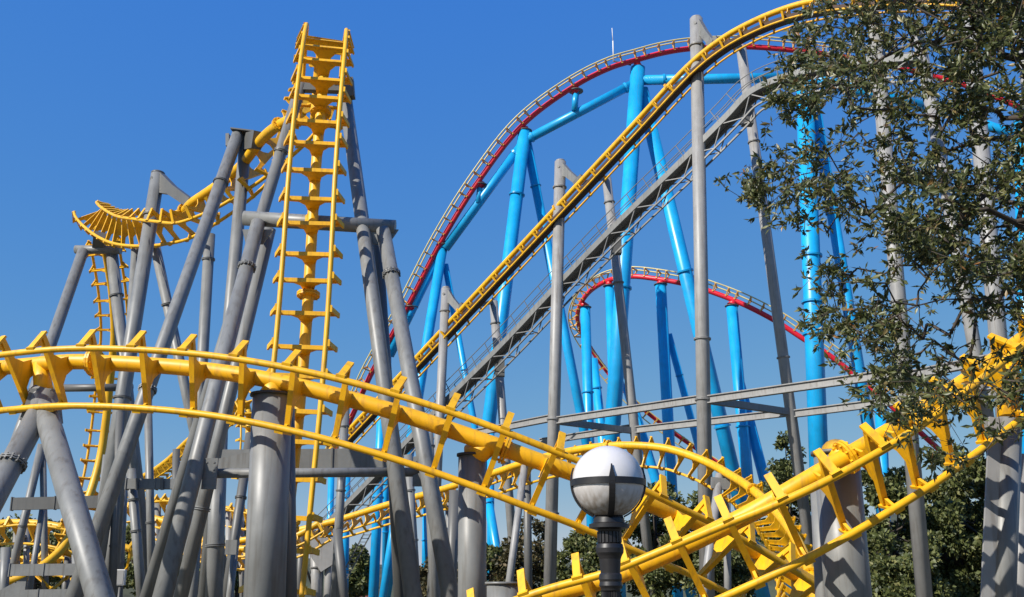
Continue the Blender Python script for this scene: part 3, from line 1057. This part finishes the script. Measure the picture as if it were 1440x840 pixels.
s = bsup('blue column with raked leg showing through the leafy branches', (1140, 840, 94))
bcol(s, (1131, 112, 94), (1150, 610, 94), 24, (360, 425, 470))
bcol(s, (1142, 128, 94.6), (1224, 618, 97), 16, (300,))
girder(s, (1134, 109, 94), (1340, 160, 93.4), 14, (0.2, 0.9))
girder(s, (1340, 160, 93.4), (1470, 205, 93), 14)
bcol(s, (1132, 80, 93.8), (1131, 112, 94), 12, ground=False, fr=fs1)
s = bsup('blue column far right behind the leaves', (1440, 840, 93))
bcol(s, (1437, 160, 93), (1446, 600, 93), 22, (), fs1)
s = bsup('slender blue pair standing under the low yellow level track', (486, 840, 100))
bcol(s, (488, 640, 100), (484, 840, 100), 11, (700,))
bcol(s, (466, 660, 100), (462, 840, 100), 9)

s = bsup('blue banded column under the turning end of the red hump', (822, 840, 120))
bcol(s, (823, 432, 119.4), (828, 600, 119.4), 14, (552,), fs2)
bcol(s, (834, 505, 124), (850, 640, 124), 13, (546,))
s = bsup('dark sided blue column behind the raked grey lift leg', (857, 840, 113))
bcol(s, (857, 402, 113.2), (866, 640, 113.2), 13, (), fs2)
bcol(s, (868, 500, 113.6), (936, 720, 116), 14, (628,))
s = bsup('blue column with raked leg under the crest of the red hump', (940, 840, 109))
bcol(s, (929, 400, 109), (945, 700, 109), 15.5, (), fs2)
bcol(s, (940, 470, 109.6), (988, 650, 112), 10, (528,))
s = bsup('shaded blue column with raked leg under the falling red hump', (1040, 840, 105.8))
bcol(s, (1029, 430, 106), (1048, 640, 106), 16, (600,), fs2)
bcol(s, (1040, 540, 106.4), (1079, 690, 107), 15, ())
s = bsup('short blue column by the fat capped pillar', (1240, 840, 104))
bcol(s, (1238, 562, 104), (1243, 700, 104), 16, (), fs2)
s = bsup('leaning blue column behind the upright pillar left of the lamp', (700, 840, 80))
bcol(s, (684, 690, 90), (708, 830, 88), 13, (708,))
bcol(s, (690, 600, 92), (690, 830, 92), 10)

# lightning rod on the crest
f = min(fs1, key=lambda q: abs(proj(q[0])[0] - 872))
b = f[0] + Vector((-0.9, 0, 0.25))
lr = thing('lightning_rod', 'thin white lightning rod standing on the red arch crest', 'lightning rod', b)
pipe('mast', b, b + Vector((0, 0, 2.4)), 0.06, 'white', lr, 8)
pipe('tip', b + Vector((0, 0, 2.4)), b + Vector((-0.05, 0, 3.9)), 0.035, 'white', lr, 8)
beam('mount', b + Vector((0, 0, 0.05)), f[0] + Vector((0.9, 0, -0.15)), 0.12, 0.12, 'grey_dark', lr)

# ------------------------------------------------------------------ globe lamp
gc = P(855, 678, 7.2)
gr = px_size(gc, 50.5)
lp = thing('street_lamp', 'black iron lamp post with white globe in a strap cage', 'street lamp', (gc.x, gc.y, 0))
LB = Matrix.Translation((gc.x, gc.y, 0))
zc = gc.z
gm = bpy.data.materials.new('lamp_globe')
gm.use_nodes = True
nt = gm.node_tree
N, L_ = nt.nodes, nt.links
bs = N['Principled BSDF']
tc = N.new('ShaderNodeTexCoord')
sx = N.new('ShaderNodeSeparateXYZ')
L_.new(tc.outputs['Object'], sx.inputs[0])
nz = N.new('ShaderNodeTexNoise')
nz.inputs['Scale'].default_value = 9
nz.inputs['Detail'].default_value = 8
L_.new(tc.outputs['Object'], nz.inputs['Vector'])
mpp = N.new('ShaderNodeMapping')
mpp.inputs['Scale'].default_value = (22, 22, 4)
L_.new(tc.outputs['Object'], mpp.inputs['Vector'])
nz2 = N.new('ShaderNodeTexNoise')
nz2.inputs['Scale'].default_value = 1.5
nz2.inputs['Detail'].default_value = 6
L_.new(mpp.outputs[0], nz2.inputs['Vector'])
mr = N.new('ShaderNodeMapRange')         # dust settles low inside the globe
mr.inputs['From Min'].default_value = 0.02
mr.inputs['From Max'].default_value = -gr
L_.new(sx.outputs['Z'], mr.inputs['Value'])
mu = N.new('ShaderNodeMath'); mu.operation = 'MULTIPLY'
L_.new(mr.outputs[0], mu.inputs[0])
L_.new(nz2.outputs['Fac'], mu.inputs[1])
cr = N.new('ShaderNodeValToRGB')
cr.color_ramp.elements[0].position = 0.05
cr.color_ramp.elements[0].color = (0.62, 0.60, 0.585, 1)
cr.color_ramp.elements[1].position = 0.5
cr.color_ramp.elements[1].color = (0.24, 0.19, 0.145, 1)
L_.new(mu.outputs[0], cr.inputs[0])
L_.new(cr.outputs[0], bs.inputs['Base Color'])
bs.inputs['Roughness'].default_value = 0.28
bs.inputs['Subsurface Weight'].default_value = 0.25
bs.inputs['Subsurface Radius'].default_value = (0.1, 0.1, 0.1)
bs.inputs['Coat Weight'].default_value = 0.2
M['globe'] = gm
prof = [(max(0.0, gr * math.cos(a)) if -1.5 < a < 1.57 else 0.0, gr * math.sin(a)) for a in [-math.pi / 2 + math.pi * i / 36 for i in range(37)]]
V, Fc = [], []
for i in range(37):
    for k in range(48):
        V.append((prof[i][0] * math.cos(2 * math.pi * k / 48), prof[i][0] * math.sin(2 * math.pi * k / 48), prof[i][1]))
for i in range(36):
    for k in range(48):
        Fc.append((i * 48 + k, i * 48 + (k + 1) % 48, (i + 1) * 48 + (k + 1) % 48, (i + 1) * 48 + k))
part('globe', mesh('globe', V, Fc, 'globe', True), lp, Matrix.Translation(gc))
bt = 0.022
part('cage_ring', lathe('cage_ring', [(gr * 1.005, -bt), (gr * 1.05, -bt), (gr * 1.05, bt), (gr * 1.005, bt)], 'black', 48, False), lp, Matrix.Translation(gc + Vector((0, 0, -0.01))))
for k in range(4):
    an = R(-89 + 90 * k)
    A = Acc()
    pts = []
    for i in range(15):
        e = R(-66 + (66 + 22) * i / 14)
        wdt = 0.021 if i < 12 else 0.021 * (1 - (i - 11) / 3.2)
        pts.append((e, max(0.004, wdt)))
    V, Fc = [], []
    for e, wd_ in pts:
        for rr in (gr * 1.012, gr * 1.055):
            for sg in (-1, 1):
                V.append((rr * math.cos(e), sg * wd_, rr * math.sin(e)))
    for i in range(14):
        o_ = i * 4
        Fc += [(o_, o_ + 4, o_ + 5, o_ + 1), (o_ + 2, o_ + 3, o_ + 7, o_ + 6), (o_, o_ + 2, o_ + 6, o_ + 4), (o_ + 1, o_ + 5, o_ + 7, o_ + 3)]
    Fc += [(0, 1, 3, 2), (56, 58, 59, 57)]
    part('cage_strap', mesh('cage_strap', V, Fc, 'black'), lp, Matrix.Translation(gc) @ Matrix.Rotation(an, 4, 'Z'))
b0 = zc - gr
u_ = gr / 50.5


def zz(py): return zc + (678 - py) * u_ * 1.04


cp = [(19, 722), (21, 727), (22, 732), (28, 734), (28, 739), (17, 741), (15, 746), (15, 758), (18, 760), (19.5, 765), (19, 771), (16.5, 775), (15, 779), (13.5, 797), (15.5, 799), (16, 805), (15, 808), (16, 813), (13.5, 817), (13.5, 820)]
part('collar', lathe('collar', [(a * u_, zz(y)) for a, y in cp][::-1], 'black', 32), lp, LB)
V, Fc, nf = [], [], 36
ztop, zbot = zz(820), 0.55
for i, (z, rr) in enumerate(((zbot, 15.5 * u_), (ztop, 13.0 * u_))):
    for k in range(nf * 2):
        q = rr * (1.0 if k % 2 == 0 else 0.90)
        V.append((q * math.cos(math.pi * k / nf), q * math.sin(math.pi * k / nf), z))
for k in range(nf * 2):
    Fc.append((k, (k + 1) % (nf * 2), nf * 2 + (k + 1) % (nf * 2), nf * 2 + k))
part('post', mesh('post', V, Fc, 'black'), lp, LB)
part('base', lathe('base', [(0.24, 0), (0.24, 0.08), (0.2, 0.12), (0.19, 0.4), (0.15, 0.5), (0.12, 0.56)], 'black', 24), lp, LB)
V, Fc = [], []
for k in range(20):
    an = 2 * math.pi * k / 20
    V0 = box_verts(-0.009, 0.009, 14.5 * u_, 17 * u_, zz(758), zz(744))
    o_ = len(V)
    V += [Matrix.Rotation(an, 4, 'Z') @ Vector(v) for v in V0]
    Fc += [tuple(i + o_ for i in f_) for f_ in BOXF]
part('collar_flutes', mesh('collar_flutes', V, Fc, 'black'), lp, LB)

# ------------------------------------------------------------------ trees
M['leaf_near'] = leaf_mat('olive_leaves', [(0.0, (0.042, 0.056, 0.016)), (0.35, (0.080, 0.096, 0.026)), (0.7, (0.125, 0.138, 0.042)), (0.9, (0.22, 0.215, 0.085)), (0.985, (0.25, 0.17, 0.06)), (1.0, (0.30, 0.13, 0.04))], 0.42, 0.32, 0.6)
M['leaf_far'] = leaf_mat('broadleaf', [(0.0, (0.035, 0.048, 0.014)), (0.4, (0.085, 0.105, 0.030)), (0.8, (0.15, 0.165, 0.048)), (1.0, (0.21, 0.20, 0.07))], 0.55, 0.2)
M['leaf_dry'] = leaf_mat('dry_broadleaf', [(0.0, (0.04, 0.035, 0.014)), (0.4, (0.075, 0.07, 0.025)), (0.8, (0.11, 0.09, 0.035)), (1.0, (0.16, 0.10, 0.04))], 0.6, 0.2)


def leaf_cloud(name, centers, axes, sizes, m, parent, width=0.36, fold=0.18):
    """numpy leaves: centre, direction, length"""
    rng = np.random.default_rng(len(centers))
    n = len(centers)
    d = axes / np.linalg.norm(axes, axis=1, keepdims=True)
    q = rng.normal(size=(n, 3))
    q[:, 2] *= 0.6
    sd_ = np.cross(d, q)
    sd_ /= np.linalg.norm(sd_, axis=1, keepdims=True) + 1e-9
    nm = np.cross(d, sd_)
    s_ = sizes[:, None]
    base = centers
    tip = centers + d * s_ - nm * s_ * 0.06
    mid = centers + d * s_ * 0.45 - nm * s_ * fold * 0.5
    l = centers + d * s_ * 0.45 + sd_ * s_ * width / 2
    r = centers + d * s_ * 0.45 - sd_ * s_ * width / 2
    V = np.stack([base, l, tip, r, mid], 1).reshape(-1, 3)
    idx = np.arange(n)[:, None] * 5
    tri = np.array([[0, 1, 4], [0, 4, 3], [1, 2, 4], [4, 2, 3]])
    Fc = (idx[:, None, :] * 0 + idx[:, :, None] + tri[None]).reshape(-1, 3)
    me = bpy.data.meshes.new(name)
    me.vertices.add(len(V))
    me.vertices.foreach_set('co', V.ravel())
    me.loops.add(Fc.size)
    me.loops.foreach_set('vertex_index', Fc.ravel().astype(np.int32))
    me.polygons.add(len(Fc))
    me.polygons.foreach_set('loop_start', np.arange(0, Fc.size, 3, dtype=np.int32))
    me.polygons.foreach_set('loop_total', np.full(len(Fc), 3, dtype=np.int32))
    me.materials.append(M[m])
    me.update(calc_edges=True)
    me.validate()
    o = part(name, me, parent)
    o['kind'] = 'stuff'
    return o


def far_tree(label, px, ptop, D, half_w, m='leaf_far', n=7000, seed=1, leaf=0.2, name='broadleaf_tree', depth=1.0, low=0.0):
    rng = np.random.default_rng(seed)
    top = P(px, ptop, D)
    H = top.z
    W = px_size(top, half_w)
    base = Vector((top.x, D, 0))
    t = thing(name, label, 'tree', base, None)
    cz = H * (0.56 + low)
    hz = H - cz
    # trunk and limbs
    A = Acc()
    A.tube([base, base + Vector((0.1, 0, H * 0.2)), base + Vector((-0.05, 0.05, H * 0.45)), base + Vector((0.1, 0, H * 0.75))], 0, 8, [0.03 * H, 0.024 * H, 0.017 * H, 0.006 * H])
    nc = 46
    cs = []
    while len(cs) < nc:
        q = rng.normal(size=3)
        q /= np.linalg.norm(q)
        q *= rng.uniform(0.35, 0.95) ** 0.6
        if q[2] < -0.75:
            continue
        cs.append((base.x + q[0] * W * (1 - 0.15 * q[2]), base.y + q[1] * W * depth, cz + q[2] * hz * (1.0 if q[2] > 0 else 0.95)))
    for c in cs[::2]:
        s0 = base + Vector((0, 0, H * rng.uniform(0.25, 0.6)))
        c = Vector(c)
        A.tube([s0, s0.lerp(c, 0.5) + Vector((0, 0, -0.05 * H)), c], 0, 5, [0.009 * H, 0.006 * H, 0.002 * H])
    part('trunk', A.mesh('trunk', 'bark'), t)
    cs = np.array(cs)
    k = rng.integers(0, nc, n)
    rad = (W * rng.uniform(0.16, 0.34, nc))[k]
    q = rng.normal(size=(n, 3))
    q /= np.linalg.norm(q, axis=1, keepdims=True)
    q *= (rng.random((n, 1)) ** 0.45)
    q[:, 2] *= 0.75
    c = cs[k] + q * rad[:, None]
    ax = q + rng.normal(size=(n, 3)) * 0.7 + np.array([0, 0, -0.15])
    leaf_cloud('crown', c, ax, leaf * rng.uniform(0.7, 1.5, n), m, t, 0.62)
    return t


far_tree('dark tree showing right of the raked lift leg', 1102, 606, 66, 38, n=6500, seed=3, leaf=0.24)
far_tree('broad green tree right behind the fat capped pillar', 1240, 650, 57, 62, n=15000, seed=4, leaf=0.26, low=-0.05)
far_tree('large dense tree behind the lift column seen through leaves', 1340, 628, 59, 80, n=20000, seed=5, leaf=0.26, low=-0.06)
far_tree('low green shrubby tree at the right edge beyond the finned pillar', 1450, 672, 60, 60, n=9000, seed=6, leaf=0.26)
far_tree('low tree with olive crown below the broad green tree', 1262, 752, 54, 60, n=13000, seed=14, leaf=0.24, low=-0.12)
far_tree('reddish brown dry tree behind the lift column left of the lamp', 742, 722, 76, 42, 'leaf_dry', n=7000, seed=7, leaf=0.26)
far_tree('green tree just left of the lamp post', 818, 744, 72, 48, n=10000, seed=8, leaf=0.26, low=-0.08)
far_tree('dark green tree right behind the lamp post', 918, 668, 70, 60, n=13000, seed=9, leaf=0.26, low=-0.05)
far_tree('dark tree behind the short pale legs', 1000, 690, 69, 58, n=11000, seed=10, leaf=0.26, low=-0.05)
far_tree('low dark tree behind the leaning blue column', 690, 762, 78, 36, n=6000, seed=11, leaf=0.26)
far_tree('rounded olive tree far off beside the slender blue pair', 503, 768, 150, 26, n=5000, seed=12, leaf=0.6)
far_tree('bushy dark tree low behind the girders on the left', 205, 722, 74, 46, n=6000, seed=13, leaf=0.26)
far_tree('dark bush between the fork legs and girders', 60, 728, 74, 62, n=7000, seed=15, leaf=0.26)

far_tree('dark round tree low behind the paired grey columns', 268, 718, 86, 44, n=6000, seed=16, leaf=0.3)
far_tree('dark spreading tree low beneath the dropping track', 132, 724, 84, 50, n=7000, seed=17, leaf=0.3)
far_tree('small dark tree behind the thickest pillar foot', 340, 728, 90, 50, n=6000, seed=18, leaf=0.3)
far_tree('dusty green tree at the left edge behind the fork', 0, 728, 80, 46, 'leaf_dry', n=6000, seed=19, leaf=0.3)
far_tree('dusty olive tree behind the tower frame leg foot', 622, 772, 96, 40, 'leaf_dry', n=6000, seed=20, leaf=0.3)
far_tree('tall leafy tree filling the gap beside the finned pillar', 1392, 640, 66, 66, n=15000, seed=22, leaf=0.28, low=-0.08)
# small house far off
hs = thing('house', 'small white house with red roof far behind the blue columns', 'house', (0, 0, 0))
hb = P(503, 838, 190)
hs.location = (hb.x, 190, 0)
HM = Matrix.Translation((hb.x, 190, 0))
part('wall', mesh('wall', box_verts(-3, 3, -2.5, 2.5, 0, 1.9), BOXF, 'white'), hs, HM)
part('roof', mesh('roof', [(-3.4, -3, 1.9), (3.4, -3, 1.9), (3.4, 3, 1.9), (-3.4, 3, 1.9), (-2.4, 0, 3.0), (2.4, 0, 3.0)], [(0, 1, 5, 4), (1, 2, 5), (2, 3, 4, 5), (3, 0, 4), (0, 3, 2, 1)], 'roof'), hs, HM)
for x in (-1.6, 1.4):
    part('window', mesh('window', box_verts(x - 0.45, x + 0.45, -2.54, -2.46, 0.8, 1.6), BOXF, 'glass'), hs, HM)

# ------------------------------------------------------------------ leafy tree in front, trunk just out of frame to the right
rng = np.random.default_rng(21)
tb = Vector((P(1640, 700, 11.5).x, 11.5, 0))
ft = thing('leafy_tree', 'near olive leaved tree spreading thin branches over the track', 'tree', tb)
outline = [(1128, -60), (1126, 30), (1112, 88), (1072, 118), (1082, 172), (1060, 215), (1034, 252), (1038, 290), (1090, 300), (1105, 335), (1150, 342), (1162, 400), (1140, 452), (1176, 530), (1200, 560), (1262, 590), (1300, 640), (1352, 690), (1400, 660), (1440, 690), (1560, 720), (1760, 640), (1860, 380), (1840, 60), (1700, -220), (1400, -330), (1210, -240)]
oy = np.array(outline, float)


def inside(x, y):
    c = np.zeros(len(x), bool)
    n = len(oy)
    j = n - 1
    for i in range(n):
        xi, yi = oy[i]
        xj, yj = oy[j]
        k = ((yi > y) != (yj > y)) & (x < (xj - xi) * (y - yi) / (yj - yi + 1e-9) + xi)
        c ^= k
        j = i
    return c


nC, nA = 1700, 13800
X = rng.uniform(1030, 1860, nC * 3)
Y = rng.uniform(-330, 720, nC * 3)
k = inside(X, Y)
X, Y = X[k], Y[k]
# gaps: a few soft holes and a thinner left side
gaps = [(1195, 330, 42), (1235, 372, 26), (1385, 118, 46), (1300, 205, 24), (1160, 175, 26), (1252, 410, 24), (1340, 470, 40), (1420, 480, 30), (1225, 250, 22), (1110, 200, 30), (1290, 100, 22), (1380, 330, 22), (1210, 505, 20), (1330, 640, 46), (1230, 570, 26)]
pr = np.ones(len(X)) * 0.78
for gx, gy, gr_ in gaps:
    pr *= 1 - 0.85 * np.exp(-((X - gx) ** 2 + (Y - gy) ** 2) / (2 * gr_ ** 2))
pr *= np.clip(0.5 + (X - 1040) / 260, 0.5, 1)
pr *= np.where(Y > 600, 0.3, 1)
pr *= np.where((Y > 465) & (X > 1270), 0.6, 1)
k = rng.random(len(X)) < pr
X, Y = X[k][:nC], Y[k][:nC]
Dp = rng.uniform(9.4, 13.4, len(X))
cl = np.array([tuple(P(x, y, d)) for x, y, d in zip(X, Y, Dp)])
wts = rng.gamma(1.3, 1.0, len(cl)) * np.where((X > 1330) & (Y < 220), 1.7, 1.0)
idx = rng.choice(len(cl), nA, p=wts / wts.sum())
sg_ = rng.uniform(0.08, 0.21, len(cl))
att = cl[idx] + rng.normal(size=(nA, 3)) * sg_[idx][:, None] * np.array([1, 1, 0.8])
# skeleton: trunk, main limbs, then every twig joins the nearest wood
nodes = [np.array(tb)]
par = [-1]


def grow(i, q, seg=0.35, wob=0.06):
    a = nodes[i]
    d = np.array(q) - a
    n = max(1, int(np.linalg.norm(d) / seg))
    last = i
    for s_ in range(1, n + 1):
        p = a + d * s_ / n
        if s_ < n:
            p = p + rng.normal(size=3) * wob * min(1, np.linalg.norm(d))
        nodes.append(p)
        par.append(last)
        last = len(nodes) - 1
    return last


t1 = grow(0, P(1630, 520, 11.5))
t2 = grow(t1, P(1600, 330, 11.4))
t3 = grow(t2, P(1570, 100, 11.3))
t4 = grow(t3, P(1520, -160, 11.4))
for st, tg in ((t1, [(1500, 470, 10.8), (1390, 420, 10.6), (1290, 430, 10.5), (1210, 470, 10.4)]),
               (t2, [(1470, 270, 12.0), (1380, 225, 12.2), (1310, 175, 12.3), (1262, 112, 12.4), (1200, 50, 12.4)]),
               (t2, [(1480, 300, 10.4), (1350, 300, 10.2), (1240, 330, 10.2), (1150, 290, 10.2)]),
               (t3, [(1440, 40, 11.2), (1340, 40, 11.0), (1230, 90, 10.8), (1140, 130, 10.8)]),
               (t1, [(1540, 560, 12.4), (1430, 560, 12.4), (1330, 560, 12.2)]),
               (t3, [(1700, 60, 12), (1800, 100, 12)]), (t2, [(1730, 380, 11), (1820, 380, 11)]), (t4, [(1420, -240, 11.5)])):
    c = st
    for q in tg:
        c = grow(c, P(*q), 0.3, 0.05)
order = np.argsort(np.linalg.norm(att - np.array(nodes[t2]), axis=1))
NN = np.zeros((90000, 3))
NN[:len(nodes)] = np.array(nodes)
tips = []
for ai in order:
    q = att[ai]
    cnt = len(nodes)
    d = NN[:cnt] - q
    i = int(np.argmin((d * d).sum(1)))
    if np.linalg.norm(NN[i] - q) < 0.05:
        continue
    c0 = len(nodes)
    last = grow(i, q, 0.22, 0.07)
    NN[c0:len(nodes)] = np.array(nodes[c0:])
    tips.append(last)
nd = np.array(nodes)
pa_ = np.array(par)
wgt = np.zeros(len(nd))
ch = np.zeros(len(nd), int)
for i in range(1, len(nd)):
    ch[pa_[i]] += 1
for i in range(len(nd) - 1, 0, -1):
    if ch[i] == 0:
        wgt[i] += 1
    wgt[pa_[i]] += wgt[i]
rad = np.minimum(0.15, 0.0021 * np.maximum(wgt, 1) ** 0.56 + 0.0007)
# tubes, one short prism per segment
V, Fc, sm = [], [], []
A = Acc()
seg = 5
for i in range(1, len(nd)):
    a, b = Vector(nd[pa_[i]]), Vector(nd[i])
    t = b - a
    if t.length < 1e-4:
        continue
    t.normalize()
    x = Vector((0, 0, 1)) if abs(t.z) < 0.9 else Vector((1, 0, 0))
    x = (x - t * x.dot(t)).normalized()
    y = t.cross(x)
    o_ = len(V)
    r0 = min(rad[pa_[i]], rad[i] * 1.35)
    for p, r in ((a, r0), (b, rad[i])):
        V += [p + (x * math.cos(2 * math.pi * k / seg) + y * math.sin(2 * math.pi * k / seg)) * r for k in range(seg)]
    for k in range(seg):
        Fc.append((o_ + k, o_ + (k + 1) % seg, o_ + seg + (k + 1) % seg, o_ + seg + k))
part('trunk', mesh('trunk', V, Fc, 'bark', True), ft)
# leaves: a loose rosette at every twig end and a few along the last twig
C_, A_, Z_ = [], [], []
for tp in tips:
    p = nd[tp]
    d = p - nd[pa_[tp]]
    d = d / (np.linalg.norm(d) + 1e-9)
    for j in range(int(rng.integers(6, 13))):
        C_.append(p - d * rng.uniform(0, 0.10) + rng.normal(size=3) * 0.008)
        A_.append(d * 0.5 + rng.normal(size=3) * 0.75 + np.array([0, 0, -0.25]))
        Z_.append(0.05 + 0.09 * rng.beta(2, 2.5))
leaf_cloud('crown', np.array(C_), np.array(A_), np.array(Z_), 'leaf_near', ft, 0.36, 0.2)
